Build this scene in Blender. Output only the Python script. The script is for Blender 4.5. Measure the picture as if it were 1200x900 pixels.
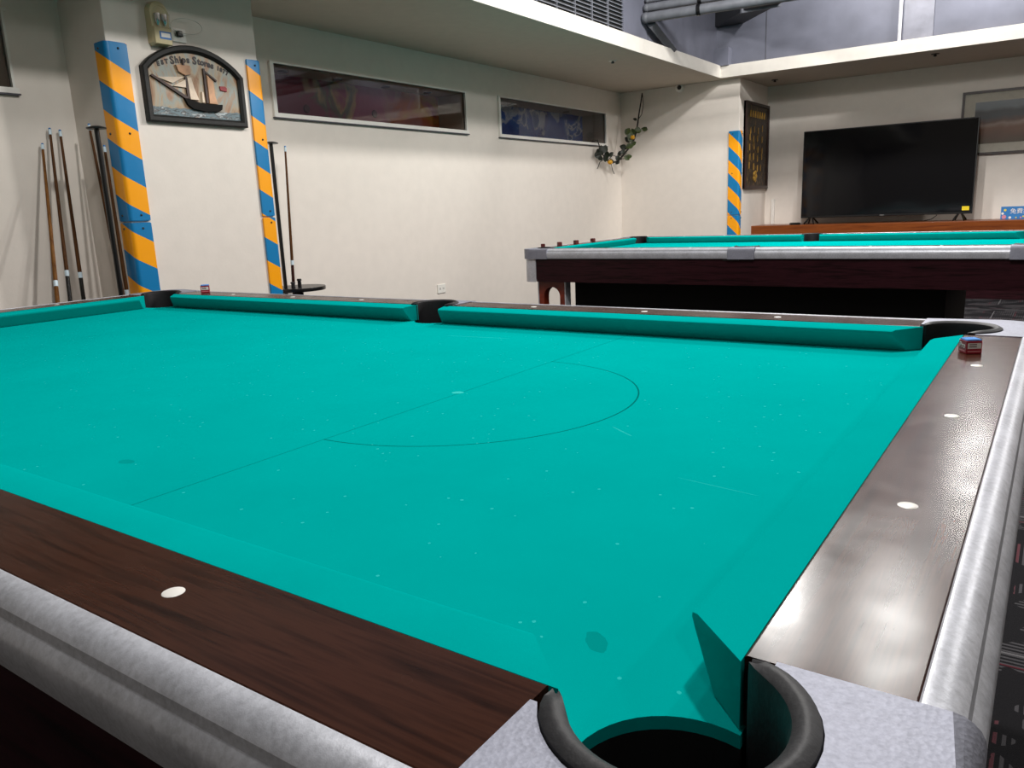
import bpy, bmesh, math, random
from mathutils import Vector, Matrix
random.seed(7)
scene = bpy.context.scene
for o in list(bpy.data.objects): bpy.data.objects.remove(o)
C = scene.collection
PI = math.pi

# ------------------------------------------------------------------ camera
CAM = Vector((0.1749, -0.3687, 1.0889)); YAW, PITCH, ROLL, F = 0.6097, -0.2189, -0.0421, 918.4
_f = Vector((-math.sin(YAW)*math.cos(PITCH), math.cos(YAW)*math.cos(PITCH), math.sin(PITCH)))
_r0 = Vector((math.cos(YAW), math.sin(YAW), 0)); _u0 = _r0.cross(_f)
_r = math.cos(ROLL)*_r0 + math.sin(ROLL)*_u0
_u = -math.sin(ROLL)*_r0 + math.cos(ROLL)*_u0
cd = bpy.data.cameras.new('camera'); cam = bpy.data.objects.new('camera', cd); C.objects.link(cam)
cam.matrix_world = Matrix(((_r.x, _u.x, -_f.x, CAM.x), (_r.y, _u.y, -_f.y, CAM.y), (_r.z, _u.z, -_f.z, CAM.z), (0, 0, 0, 1)))
cd.sensor_width = 36; cd.lens = F/1200*36; cd.clip_start = 0.02; cd.clip_end = 60
scene.camera = cam
# a pixel gives a direction; the plane it lies on gives the distance
def ray(x, y): return _f + _r*((x-600)/F) - _u*((y-450)/F)
def onx(x, y, X): d = ray(x, y); return CAM + d*((X-CAM.x)/d.x)
def ony(x, y, Y): d = ray(x, y); return CAM + d*((Y-CAM.y)/d.y)
def onz(x, y, Z): d = ray(x, y); return CAM + d*((Z-CAM.z)/d.z)

# ------------------------------------------------------------------ world, lamps, exposure
w = bpy.data.worlds.new('world'); scene.world = w; w.use_nodes = True
w.node_tree.nodes['Background'].inputs[0].default_value = (0.75, 0.82, 1.0, 1)
w.node_tree.nodes['Background'].inputs[1].default_value = 0.006
vs = scene.view_settings
vs.view_transform = 'Standard'; vs.look = 'None'; vs.gamma = 1; vs.use_curve_mapping = False
vs.exposure = -0.13
LAMPS = [(-1.3, 5.0, 3.4, 265, .07), (-1.35, 7.3, 3.4, 150, .07), (-0.50, 4.7, 3.4, 180, .10), (-0.3, 7.85, 3.3, 80, .09),
         (-0.3, 1.7, 3.4, 210, .08), (2.2, 7.3, 3.4, 180, .12), (2.2, 2.5, 3.4, 40, .12), (1.6, -1.8, 3.4, 50, .12),
         (-1.2, 0.6, 3.4, 90, .10)]
for i, (x, y, z, e, rad) in enumerate(LAMPS):
    ld = bpy.data.lights.new('ceiling_lamp', 'POINT'); ld.shadow_soft_size = rad; ld.energy = e
    ld.color = (1.0, 0.975, 0.94)
    lo = bpy.data.objects.new('ceiling_lamp', ld); C.objects.link(lo); lo.location = (x, y, z)

# ------------------------------------------------------------------ materials
def lin(h):
    c = [int(h[i:i+2], 16)/255 for i in (0, 2, 4)]
    return tuple((v/12.92 if v <= .04045 else ((v+.055)/1.055)**2.4) for v in c) + (1,)
class NT:
    def __init__(s, name):
        s.m = bpy.data.materials.new(name); s.m.use_nodes = True; s.t = s.m.node_tree
        s.b = s.t.nodes['Principled BSDF']; s.out = s.t.nodes['Material Output']
    def n(s, t, **k):
        nd = s.t.nodes.new(t)
        for a, v in k.items():
            if a.startswith('i_'):
                key = a[2:]; key = int(key) if key.isdigit() else key
                s.put(v, nd.inputs[key])
            else: setattr(nd, a, v)
        return nd
    def put(s, v, sock):
        if isinstance(v, bpy.types.NodeSocket): s.t.links.new(v, sock)
        else: sock.default_value = v
    def set(s, **k):
        for a, v in k.items(): s.put(v, s.b.inputs[a.replace('_', ' ')])
        return s
    def math(s, op, a, b=None, c=None):
        nd = s.n('ShaderNodeMath', operation=op); s.put(a, nd.inputs[0])
        if b is not None: s.put(b, nd.inputs[1])
        if c is not None: s.put(c, nd.inputs[2])
        return nd.outputs[0]
    def mix(s, f, a, b, blend='MIX'):
        nd = s.n('ShaderNodeMix', data_type='RGBA', blend_type=blend); s.put(f, nd.inputs[0]); s.put(a, nd.inputs[6]); s.put(b, nd.inputs[7])
        return nd.outputs[2]
    def coord(s, which='Object', scale=None, rot=None, loc=None):
        o = s.n('ShaderNodeTexCoord').outputs[which]
        if scale or rot or loc:
            mp = s.n('ShaderNodeMapping'); s.put(o, mp.inputs[0])
            if loc: mp.inputs[1].default_value = loc
            if rot: mp.inputs[2].default_value = rot
            if scale: mp.inputs[3].default_value = scale
            o = mp.outputs[0]
        return o
    def noise(s, vec, scale, detail=3, rough=.5, dist=0, out='Fac'):
        nd = s.n('ShaderNodeTexNoise'); s.put(vec, nd.inputs['Vector']); nd.inputs['Scale'].default_value = scale
        nd.inputs['Detail'].default_value = detail; nd.inputs['Roughness'].default_value = rough; nd.inputs['Distortion'].default_value = dist
        return nd.outputs[out]
    def ramp(s, fac, stops, interp='LINEAR'):
        nd = s.n('ShaderNodeValToRGB'); s.put(fac, nd.inputs[0]); cr = nd.color_ramp; cr.interpolation = interp
        while len(cr.elements) < len(stops): cr.elements.new(.5)
        for e, (p, c) in zip(cr.elements, stops):
            e.position = p; e.color = c if len(c) == 4 else tuple(c)+(1,)
        return nd.outputs[0]
    def bump(s, h, strength=.2, dist=.01):
        nd = s.n('ShaderNodeBump'); s.put(h, nd.inputs['Height']); nd.inputs['Strength'].default_value = strength; nd.inputs['Distance'].default_value = dist
        s.t.links.new(nd.outputs[0], s.b.inputs['Normal'])
    def sep(s, v):
        nd = s.n('ShaderNodeSeparateXYZ'); s.put(v, nd.inputs[0]); return nd.outputs
M = {}
def plain(name, hexc, rough=.5, metal=0, bumpy=0, bscale=60, var=.06, spec=.5):
    t = NT(name); c = lin(hexc); v = t.coord('Object')
    nz = t.noise(v, bscale*.25, 4)
    dark = tuple(x*(1-var*2) for x in c[:3])+(1,); lite = tuple(min(1, x*(1+var)) for x in c[:3])+(1,)
    t.set(Base_Color=t.ramp(nz, [(.3, dark), (.7, lite)]), Roughness=rough, Metallic=metal)
    t.b.inputs['Specular IOR Level'].default_value = spec
    if bumpy: t.bump(t.noise(v, bscale, 3), bumpy, .004)
    M[name] = t.m; return t.m
plain('wall', 'E6DED5', .8, bumpy=.12, bscale=45, var=.015)
plain('ceiling', 'C0B5A6', .85, bumpy=.15, bscale=60, var=.02)
plain('fascia', 'CFCAC2', .6, bumpy=.05, var=.02)
plain('greywall', '60626F', .65, bumpy=.25, bscale=14, var=.10)
plain('greypanel', '7A7B86', .5, bumpy=.5, bscale=18, var=.16)
plain('dark_ceiling', '2C2C30', .8)
plain('far_wall', '8F887E', .8, bumpy=.1, var=.03)
plain('white_paint', 'E9E6E0', .45, var=.02)
plain('white_plastic', 'EDEBE4', .35, var=.02)
plain('black_plastic', '0B0B0C', .35, var=.1)
plain('black_metal', '0C0C0E', .3, var=.1)
plain('rubber', '1B1A1D', .55, bumpy=.12, bscale=160, var=.12, spec=.3)
plain('dark_void', '040404', .9)
plain('sight', 'F2EFE9', .3, var=.02)
plain('redwood', '8A3018', .4, bumpy=.1, var=.25)
plain('beige_plastic', 'CDBF98', .45, var=.03)
plain('blue_chalk', '5A9AE6', .95, bumpy=.5, bscale=900, var=.15)
plain('chalk_red', 'A3122C', .4, var=.1)
plain('chalk_red_dark', '5E1414', .5, var=.1)
plain('print_white', 'F1EEEA', .5, var=.02)
plain('print_pink', 'E08A90', .5, var=.02)
plain('yellow_sticker', 'F2D514', .45, var=.02)
plain('ferrule', 'CFE3EE', .35, var=.05)
plain('cue_black', '0A0908', .25, var=.1)
plain('cue_maroon', '35100F', .25, var=.2)
plain('grey_pipe', '5B5D63', .45, var=.1)
plain('duct_dark', '26272B', .55, var=.1)
plain('duct_light', '6C6E76', .5, var=.1)
plain('pipe_white', 'C9C9D0', .5, var=.1)
plain('frame_black', '0D0C09', .6, bumpy=.3, bscale=80, var=.3)
plain('hull', '0C0806', .7, var=.3, spec=.2)
plain('spar', '3A1F15', .5, var=.3)
plain('sail', 'C99B78', .6, bumpy=.3, bscale=40, var=.22)
plain('sail_white', 'DCC9B4', .6, bumpy=.3, bscale=40, var=.15)
plain('flag_red', '8E1420', .5, var=.1)
plain('ink', '1B1012', .5, var=.1)
plain('seam', '4A4A52', .7)
plain('dark_frame', '2E1712', .4, var=.2)
plain('mat_board', 'D8D2C4', .8, bumpy=.1, bscale=100, var=.04)
plain('leaf', '3C4A1E', .5, bumpy=.2, bscale=60, var=.35)
plain('leaf_dark', '1C2414', .5, var=.35)
plain('twig', '1A130E', .7, var=.3)
plain('lemon', 'D69A12', .45, var=.1)
plain('gold', 'B28A3A', .4, metal=.4, var=.15)
plain('card_blue', '2F7CC0', .45, var=.05)
plain('card_pink', 'D98C9C', .5); plain('card_yellow', 'E8D24A', .5)
plain('sticker_blue', '1D6FB8', .4, var=.1)
plain('reflector', 'D8D8D8', .15, metal=.9, var=.03)
plain('bolt_blue', '1F7FC4', .3, var=.05)
plain('bolt_dark', '22221F', .4)

def mk_metal(name, hexc, rough, hammered=False):
    t = NT(name); v = t.coord('Object'); c = lin(hexc)
    big = t.noise(v, 14, 5, .65); fine = t.noise(v, 260 if hammered else 180, 3, .7)
    s = t.math('MULTIPLY_ADD', fine, .55, t.math('MULTIPLY', big, .5))
    t.set(Base_Color=t.ramp(s, [(.32, tuple(x*.62 for x in c[:3])), (.62, c[:3])]), Metallic=.22 if not hammered else .3)
    t.set(Roughness=t.math('MULTIPLY_ADD', big, .25, rough-.1))
    if hammered:
        vo = t.n('ShaderNodeTexVoronoi'); t.put(v, vo.inputs['Vector']); vo.inputs['Scale'].default_value = 330
        t.bump(vo.outputs['Distance'], .25, .001)
    else: t.bump(fine, .12, .002)
    M[name] = t.m
mk_metal('aluminium', 'D0D2DA', .36)
mk_metal('casting', '9C9EAC', .55, True)

def mk_wood(name, c1, c2, axis, rough, coat, scale=1.0, bump=.05):
    t = NT(name)
    sc = {'x': (2.2, 34, 34), 'y': (34, 2.2, 34), 'z': (34, 34, 2.2)}[axis]
    v = t.coord('Object', scale=tuple(a*scale for a in sc))
    g = t.noise(v, 1.0, 6, .62, .9)
    g2 = t.noise(t.coord('Object', scale=tuple(a*scale*4 for a in sc)), 1.0, 3, .6)
    s = t.math('MULTIPLY_ADD', g2, .35, t.math('MULTIPLY', g, .75))
    t.set(Base_Color=t.ramp(s, [(.36, lin(c1)), (.55, lin(c2)), (.72, lin(c1))]))
    smudge = t.noise(t.coord('Object'), 22, 2, .5)
    t.set(Roughness=t.math('MULTIPLY_ADD', smudge, .14, rough-.07), Coat_Weight=coat, Coat_Roughness=.18)
    t.bump(t.noise(t.coord('Object'), 60, 1), bump, .001)
    t.b.inputs['Specular IOR Level'].default_value = .10
    M[name] = t.m
mk_wood('rail_wood_x', '190D09', '3E241A', 'x', .24, .0, bump=.03)
mk_wood('rail_wood_y', '1F0F0B', '43261B', 'y', .23, .0, bump=.03)
mk_wood('apron_wood_x', '0F0707', '30141A', 'x', .45, .1)
mk_wood('apron_wood_y', '120808', '451C1A', 'y', .45, .1)
mk_wood('shelf_wood', '5E2C16', '84461F', 'x', .35, .2, .4)
mk_wood('cue_wood', '5A3618', '7E5428', 'z', .5, .0)
mk_wood('cue_wood_dark', '352012', '5A3A20', 'z', .5, .0)

def mk_cloth():
    t = NT('cloth'); v = t.coord('Object'); x, y, z = t.sep(v)
    base = t.mix(t.noise(v, 5, 4, .6), lin('009E9A'), lin('00ADA8'))
    base = t.mix(t.math('MULTIPLY', t.noise(v, 900, 2, .5), .35), base, lin('008C8A'))
    # chalk specks
    vo = t.n('ShaderNodeTexVoronoi'); t.put(v, vo.inputs['Vector']); vo.inputs['Scale'].default_value = 46
    sp = t.math('LESS_THAN', t.math('MULTIPLY_ADD', t.noise(v, 300, 2), -.08, vo.outputs['Distance']), .042)
    sel = t.math('GREATER_THAN', t.sep(vo.outputs['Color'])[0], .45)
    base = t.mix(t.math('MULTIPLY', t.math('MULTIPLY', sp, sel), .5), base, lin('3FD0CC'))
    # drawn head string and D
    HX = .633
    ln = t.math('LESS_THAN', t.math('ABSOLUTE', t.math('SUBTRACT', x, HX)), .0011)
    dd = t.math('SQRT', t.math('ADD', t.math('POWER', t.math('SUBTRACT', x, HX), 2), t.math('POWER', y, 2)))
    arc = t.math('MULTIPLY', t.math('LESS_THAN', t.math('ABSOLUTE', t.math('SUBTRACT', dd, .30)), .0013), t.math('GREATER_THAN', x, HX))
    base = t.mix(t.math('MULTIPLY', ln, .45), base, lin('04453F'))
    base = t.mix(t.math('MULTIPLY', arc, .72), base, lin('04453F'))
    # worn spot, oil stains and scratches
    def blob(cx, cy, rx, ry, ang, amt, col):
        nonlocal base
        ca, sa = math.cos(ang), math.sin(ang)
        dx = t.math('SUBTRACT', x, cx); dy = t.math('SUBTRACT', y, cy)
        a = t.math('DIVIDE', t.math('ADD', t.math('MULTIPLY', dx, ca), t.math('MULTIPLY', dy, sa)), rx)
        b = t.math('DIVIDE', t.math('SUBTRACT', t.math('MULTIPLY', dy, ca), t.math('MULTIPLY', dx, sa)), ry)
        e = t.math('ADD', t.math('MULTIPLY', a, a), t.math('MULTIPLY', b, b))
        e = t.math('MULTIPLY_ADD', t.noise(v, 60, 3), 1.6, e)
        base = t.mix(t.math('MULTIPLY', t.math('LESS_THAN', e, 1.6), amt), base, col)
    def loc(px, py): p = onz(px, py, .79); return p.x+1.27, p.y-.635
    dk = lin('03655F'); lt = lin('45CFC8')
    blob(*loc(699, 753), .017, .008, 2.3, .35, dk)
    blob(*loc(148, 541), .016, .008, .2, .3, dk)
    blob(*loc(107, 394), .035, .0016, 1.2, .6, dk)
    blob(*loc(537, 460), .012, .008, .5, .7, lt)
    blob(*loc(840, 570), .05, .0012, -.15, .2, lt)
    blob(*loc(728, 505), .03, .0015, -.6, .3, lt)
    blob(*loc(560, 395), .10, .0016, 0.1, .3, lt)
    t.set(Base_Color=base, Roughness=1.0)
    t.b.inputs['Specular IOR Level'].default_value = 0
    t.bump(t.noise(v, 1100, 2), .08, .001)
    M['cloth'] = t.m
mk_cloth()
def mk_cushion():
    t = NT('cushion_cloth'); v = t.coord('Object')
    base = t.mix(t.noise(v, 7, 4, .6), lin('009C98'), lin('00ABA6'))
    base = t.mix(t.math('MULTIPLY', t.noise(v, 900, 2, .5), .35), base, lin('008C8A'))
    t.set(Base_Color=base, Roughness=1.0); t.b.inputs['Specular IOR Level'].default_value = 0
    t.bump(t.noise(v, 1000, 2), .08, .001); M['cushion_cloth'] = t.m
mk_cushion()
def mk_stripes(name, k1, k2, phase, period=.335, flip=1):
    t = NT(name); x, y, z = t.sep(t.coord('Object'))
    s = t.math('ADD', z, t.math('ADD', t.math('MULTIPLY', x, k1), t.math('MULTIPLY', y, k2)))
    s = t.math('FRACT', t.math('DIVIDE', t.math('ADD', s, phase), period))
    m = t.math('LESS_THAN', s, .5)
    nz = t.noise(t.coord('Object'), 30, 3)
    t.set(Base_Color=t.mix(m, lin('0A7AB4'), lin('FFA80A')), Roughness=t.math('MULTIPLY_ADD', nz, .15, .25))
    M[name] = t.m
def mk_carpet():
    t = NT('carpet'); v = t.coord('Object'); x, y, z = t.sep(v)
    chk = t.n('ShaderNodeTexChecker'); t.put(v, chk.inputs[0]); chk.inputs['Scale'].default_value = 2.0
    u = t.n('ShaderNodeMix', data_type='FLOAT'); t.put(chk.outputs['Fac'], u.inputs[0]); t.put(x, u.inputs[2]); t.put(y, u.inputs[3]); u = u.outputs[0]
    fine = t.math('GREATER_THAN', t.math('FRACT', t.math('MULTIPLY', u, 62)), .55)
    patch = t.math('GREATER_THAN', t.noise(t.coord('Object', scale=(1, 1, 1)), 5, 2), .5)
    base = t.mix(t.noise(v, 260, 2, .8), lin('0F0F11'), lin('29282B'))
    base = t.mix(t.math('MULTIPLY', t.math('MULTIPLY', fine, patch), .7), base, lin('59575A'))
    red = t.math('LESS_THAN', t.math('FRACT', t.math('MULTIPLY_ADD', u, 4.1, .37)), .03)
    base = t.mix(t.math('MULTIPLY', t.math('MULTIPLY', red, patch), .5), base, lin('6A1828'))
    wl = t.math('LESS_THAN', t.math('FRACT', t.math('MULTIPLY_ADD', u, 3.1, .8)), .02)
    base = t.mix(t.math('MULTIPLY', wl, .6), base, lin('8A888A'))
    t.set(Base_Color=base, Roughness=.95); t.b.inputs['Specular IOR Level'].default_value = .1
    t.bump(t.noise(v, 500, 2), .5, .004); M['carpet'] = t.m
mk_carpet()
def mk_glass(name, tint, gl=.12):
    t = NT(name); n = t.t.nodes; n.remove(t.b)
    tr = t.n('ShaderNodeBsdfTransparent'); tr.inputs[0].default_value = tint
    g = t.n('ShaderNodeBsdfGlossy'); g.inputs['Roughness'].default_value = .02
    fr = t.n('ShaderNodeLayerWeight'); fr.inputs[0].default_value = .5
    mx = t.n('ShaderNodeMixShader'); t.put(t.math('MULTIPLY_ADD', t.math('POWER', fr.outputs['Facing'], 5), .9, .03), mx.inputs[0])
    t.t.links.new(tr.outputs[0], mx.inputs[1]); t.t.links.new(g.outputs[0], mx.inputs[2]); t.t.links.new(mx.outputs[0], t.out.inputs[0]); M[name] = t.m
mk_glass('pane_glass', (.80, .78, .78, 1)); mk_glass('clear_plastic', (.92, .92, .92, 1))
def mk_screen():
    t = NT('screen'); t.b.inputs['Specular IOR Level'].default_value = .35; t.set(Base_Color=(.004, .004, .005, 1), Roughness=t.math('MULTIPLY_ADD', t.noise(t.coord('Object'), 2, 2), .03, .05)); M['screen'] = t.m
    t.bump(t.noise(t.coord('Object'), 1.6, 1), .25, .02)
mk_screen()
def mk_art_red():
    t = NT('art_red'); v = t.coord('Object'); x, y, z = t.sep(v)
    d = t.math('MULTIPLY_ADD', t.noise(v, 3.0, 4, .55, 1.2), .55, t.math('MULTIPLY_ADD', y, .45, -.27))
    c = t.ramp(d, [(.0, lin('7C0A30')), (.30, lin('8C1038')), (.36, lin('55603A')), (.40, lin('C0A060')), (.44, lin('A43A5C')), (.58, lin('B4607C')), (.70, lin('C89090')), (.78, lin('C86A3A')), (.86, lin('C88A20')), (.92, lin('97183C')), (1, lin('8C1038'))])
    wv = t.n('ShaderNodeTexWave'); t.put(v, wv.inputs[0]); wv.inputs['Scale'].default_value = 1.4; wv.inputs['Distortion'].default_value = 9; wv.inputs['Detail'].default_value = 3
    c = t.mix(t.ramp(wv.outputs['Fac'], [(.90, (0, 0, 0)), (.99, (.6, .6, .6))]), c, lin('D8C0A0'))
    t.set(Base_Color=c, Roughness=.5); M['art_red'] = t.m
mk_art_red()
def mk_art_blue():
    t = NT('art_blue'); v = t.coord('Object'); x, y, z = t.sep(v)
    n1 = t.noise(v, 2.4, 5, .6, 1.6)
    c = t.ramp(n1, [(.25, lin('0A2C7C')), (.45, lin('1450B4')), (.56, lin('2A6CC8')), (.6, lin('D8E4F0')), (.64, lin('3A70B8')), (.75, lin('123E94'))])
    wv = t.n('ShaderNodeTexWave'); t.put(v, wv.inputs[0]); wv.inputs['Scale'].default_value = 1.8; wv.inputs['Distortion'].default_value = 12; wv.inputs['Detail'].default_value = 4
    c = t.mix(t.ramp(wv.outputs['Fac'], [(.86, (0, 0, 0)), (.97, (.75, .75, .75))]), c, lin('C8D8E8'))
    t.set(Base_Color=c, Roughness=.5); M['art_blue'] = t.m
mk_art_blue()
def mk_ship_paint():
    t = NT('ship_paint'); v = t.coord('Object'); x, y, z = t.sep(v)
    n1 = t.noise(t.coord('Object', scale=(1, 8, 3)), 1.2, 5, .6, .8)
    sky = t.ramp(n1, [(.28, lin('4A2A18')), (.40, lin('86603E')), (.50, lin('A39178')), (.58, lin('8C948E')), (.64, lin('9A8068')), (.75, lin('8A5430'))])
    n2 = t.noise(t.coord('Object', scale=(1, 14, 60)), 1.0, 4, .6, 1.0)
    sea = t.ramp(n2, [(.3, lin('27241F')), (.45, lin('6A8088')), (.55, lin('3A2A20')), (.62, lin('B4C0C4')), (.7, lin('80573C'))])
    m = t.math('LESS_THAN', t.math('MULTIPLY_ADD', t.noise(v, 30, 2), .02, z), .088)
    t.set(Base_Color=t.mix(m, sky, sea), Roughness=.45); t.bump(n1, .3, .01); M['ship_paint'] = t.m
mk_ship_paint()
def mk_landscape():
    t = NT('landscape_print'); v = t.coord('Object'); x, y, z = t.sep(v)
    wob = t.math('MULTIPLY_ADD', t.noise(t.coord('Object', scale=(3, 1, 3)), 2, 4), .10, z)
    c = t.ramp(wob, [(.0, lin('4A4A30')), (.12, lin('6A4630')), (.2, lin('8A5A3C')), (.235, lin('B49888')), (.26, lin('6E4632')), (.30, lin('343A40')), (.36, lin('26282C')), (.40, lin('70787E')), (.52, lin('7F8890')), (.6, lin('6A747E'))])
    t.set(Base_Color=c, Roughness=.35); M['landscape_print'] = t.m
mk_landscape()
def mk_plaque():
    t = NT('plaque_relief'); v = t.coord('Object'); x, y, z = t.sep(v)
    n1 = t.noise(t.coord('Object', scale=(1, 22, 9)), 1.6, 4, .6, .4)
    t.set(Base_Color=t.ramp(n1, [(.50, lin('2A1C10')), (.58, lin('4A3418')), (.68, lin('8A6A2E'))]), Roughness=.5, Metallic=.1)
    t.bump(n1, .6, .01); M['plaque_relief'] = t.m
mk_plaque()

# ------------------------------------------------------------------ mesh helpers
def obj(name, bm, mat, parent=None, smooth=None, loc=None):
    me = bpy.data.meshes.new(name); bmesh.ops.recalc_face_normals(bm, faces=bm.faces[:]); bm.to_mesh(me); bm.free()
    me.materials.append(M[mat] if isinstance(mat, str) else mat)
    if smooth is not None:
        me.polygons.foreach_set('use_smooth', [True]*len(me.polygons))
        try: me.set_sharp_from_angle(angle=math.radians(smooth))
        except Exception: pass
    o = bpy.data.objects.new(name, me); C.objects.link(o)
    if parent: o.parent = parent
    if loc is not None: o.location = loc
    return o
def tag(o, label, cat, group=None, kind=None):
    if label: o['label'] = label
    if cat: o['category'] = cat
    if group: o['group'] = group
    if kind: o['kind'] = kind
    return o
def thing(name, label, cat, loc=(0, 0, 0), rz=0, group=None):
    o = bpy.data.objects.new(name, None); C.objects.link(o); o.location = loc; o.rotation_euler = (0, 0, rz); o.empty_display_size = .05
    return tag(o, label, cat, group)
def struct(o, label=None, cat=None):
    o['kind'] = 'structure'
    if label: o['label'] = label
    if cat: o['category'] = cat
    return o
def copy_tree(o, parent=None):
    c = o.copy(); C.objects.link(c); c.parent = parent
    for ch in o.children: copy_tree(ch, c)
    return c
def box(bm, x0, y0, z0, x1, y1, z1, bev=0):
    g = bmesh.ops.create_cube(bm, size=1)['verts']
    for v in g:
        v.co = Vector(((x0+x1)/2+v.co.x*(x1-x0), (y0+y1)/2+v.co.y*(y1-y0), (z0+z1)/2+v.co.z*(z1-z0)))
    if bev:
        es = list({e for v in g for e in v.link_edges})
        bmesh.ops.bevel(bm, geom=es, offset=bev, segments=2, affect='EDGES', profile=.5)
    return bm
def nbox(*a, bev=0): return box(bmesh.new(), *a, bev=bev)
def prism(pts, z0, z1, bm=None, bev=0):
    """closed plan outline pulled up from z0 to z1"""
    bm = bm or bmesh.new()
    lo = [bm.verts.new((p[0], p[1], z0)) for p in pts]; hi = [bm.verts.new((p[0], p[1], z1)) for p in pts]
    n = len(pts); bm.faces.new(lo[::-1]); top = bm.faces.new(hi)
    for i in range(n): bm.faces.new((lo[i], lo[(i+1) % n], hi[(i+1) % n], hi[i]))
    if bev: bmesh.ops.bevel(bm, geom=list(top.edges), offset=bev, segments=3, affect='EDGES', profile=.5)
    return bm
def sweep(sections, bm=None, caps=True):
    bm = bm or bmesh.new(); rings = [[bm.verts.new(p) for p in s] for s in sections]
    for a, b in zip(rings, rings[1:]):
        for i in range(len(a)): bm.faces.new((a[i], a[(i+1) % len(a)], b[(i+1) % len(b)], b[i]))
    if caps: bm.faces.new(rings[0][::-1]); bm.faces.new(rings[-1])
    return bm
def tube(path, rad, n=8, bm=None):
    path = [Vector(p) for p in path]; secs = []
    rad = rad if isinstance(rad, (list, tuple)) else [rad]*len(path)
    up = Vector((0, 0, 1)); prev = None
    for i, p in enumerate(path):
        d = (path[min(i+1, len(path)-1)] - path[max(i-1, 0)]).normalized()
        a = d.cross(up) if prev is None else prev - d*prev.dot(d)
        if a.length < 1e-4: a = d.cross(Vector((1, 0, 0)))
        a.normalize(); prev = a; b = d.cross(a)
        secs.append([p + (a*math.cos(2*PI*k/n) + b*math.sin(2*PI*k/n))*rad[i] for k in range(n)])
    return sweep(secs, bm)
def lathe(prof, n=20, c=(0, 0, 0), bm=None):
    secs = [[Vector((c[0]+r*math.cos(2*PI*k/n), c[1]+r*math.sin(2*PI*k/n), c[2]+z)) for k in range(n)] for r, z in prof]
    return sweep(secs, bm)
def ball(r, c=(0, 0, 0), seg=12, scale=(1, 1, 1), bm=None):
    bm = bm or bmesh.new()
    g = bmesh.ops.create_uvsphere(bm, u_segments=seg, v_segments=max(6, seg//2+2), radius=r)['verts']
    for v in g: v.co = Vector((v.co.x*scale[0]+c[0], v.co.y*scale[1]+c[1], v.co.z*scale[2]+c[2]))
    return bm
def yz_plate(pts, x0, x1, bev=0):
    """outline in the y-z plane, thick from x0 to x1"""
    bm = bmesh.new(); A = [bm.verts.new((x0, p[0], p[1])) for p in pts]; B = [bm.verts.new((x1, p[0], p[1])) for p in pts]
    n = len(pts); bm.faces.new(A); f = bm.faces.new(B[::-1])
    for i in range(n): bm.faces.new((A[i], A[(i+1) % n], B[(i+1) % n], B[i]))
    if bev: bmesh.ops.bevel(bm, geom=list(f.edges), offset=bev, segments=2, affect='EDGES', profile=.5)
    return bm
def xz_plate(pts, y0, y1):
    bm = bmesh.new(); A = [bm.verts.new((p[0], y0, p[1])) for p in pts]; B = [bm.verts.new((p[0], y1, p[1])) for p in pts]
    n = len(pts); bm.faces.new(A); bm.faces.new(B[::-1])
    for i in range(n): bm.faces.new((A[i], A[(i+1) % n], B[(i+1) % n], B[i]))
    return bm
def text(name, body, size, mat, mtx, parent=None, depth=.0008, offset=0, align='CENTER'):
    cu = bpy.data.curves.new('txt', 'FONT'); cu.body = body; cu.size = size; cu.extrude = depth; cu.offset = offset
    cu.align_x = align; cu.align_y = 'CENTER'; cu.resolution_u = 2
    to = bpy.data.objects.new('txt', cu); C.objects.link(to)
    bpy.context.view_layer.update()
    me = bpy.data.meshes.new_from_object(to.evaluated_get(bpy.context.evaluated_depsgraph_get()))
    bpy.data.objects.remove(to)
    me.transform(mtx); me.materials.clear(); me.materials.append(M[mat])
    o = bpy.data.objects.new(name, me); C.objects.link(o); o.parent = parent
    return o
def frame_mtx(origin, right, up):
    r, u = Vector(right).normalized(), Vector(up).normalized(); n = r.cross(u)
    return Matrix(((r.x, u.x, n.x, origin[0]), (r.y, u.y, n.y, origin[1]), (r.z, u.z, n.z, origin[2]), (0, 0, 0, 1)))

# ------------------------------------------------------------------ the room
XB, H, HF = -4.2, 2.36, 2.475           # left wall, soffit height, top of soffit fascia
YC, YT, XC = 8.35, 9.33, -2.78           # short wall, television wall, edge between them
SX, SY = -2.95, 8.2                     # soffit edges
XR, YF = 4.6, -4.0                      # walls behind and right of the camera
CX, CY0, CY1 = -3.8, 1.94, 2.85         # projecting pillar on the left wall
ZU = 3.95
struct(obj('floor', nbox(XB-.6, YF-.2, -.1, XR+.2, YT+.2, 0), 'carpet'), 'dark grey striped carpet with thin red lines', 'floor')

# left wall with three openings
p1a, p1b = onx(318, 74, XB), onx(545.5, 153, XB)
p2a, p2b = onx(584.5, 114, XB), onx(709, 168.5, XB)
p3b = onx(13.5, 103, XB)
W1 = (p1a.y, p1b.y, p1b.z, p1a.z); W2 = (p2a.y, p2b.y, p2b.z, p2a.z); W3 = (p3b.y-1.7, p3b.y, p3b.z, p3b.z+.36)
bm = bmesh.new()
ys = YF
for (a, b, z0, z1) in (W3, W1, W2):
    box(bm, XB-.5, ys, 0, XB, a, H); box(bm, XB-.5, a, 0, XB, b, z0); box(bm, XB-.5, a, z1, XB, b, H); ys = b
box(bm, XB-.5, ys, 0, XB, YC+.9, H)
struct(obj('wall_left', bm, 'wall'), 'white left wall with recessed display windows', 'wall')
struct(obj('wall_pillar', nbox(XB-.02, CY0, 0, CX, CY1, H, bev=.004), 'wall'), 'white pillar projecting from left wall behind ship plaque', 'pillar')
struct(obj('wall_corner', nbox(XB-.02, YC, 0, XC, YT+.02, H, bev=.004), 'wall'), 'white short wall behind lemon vine', 'wall')
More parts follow.
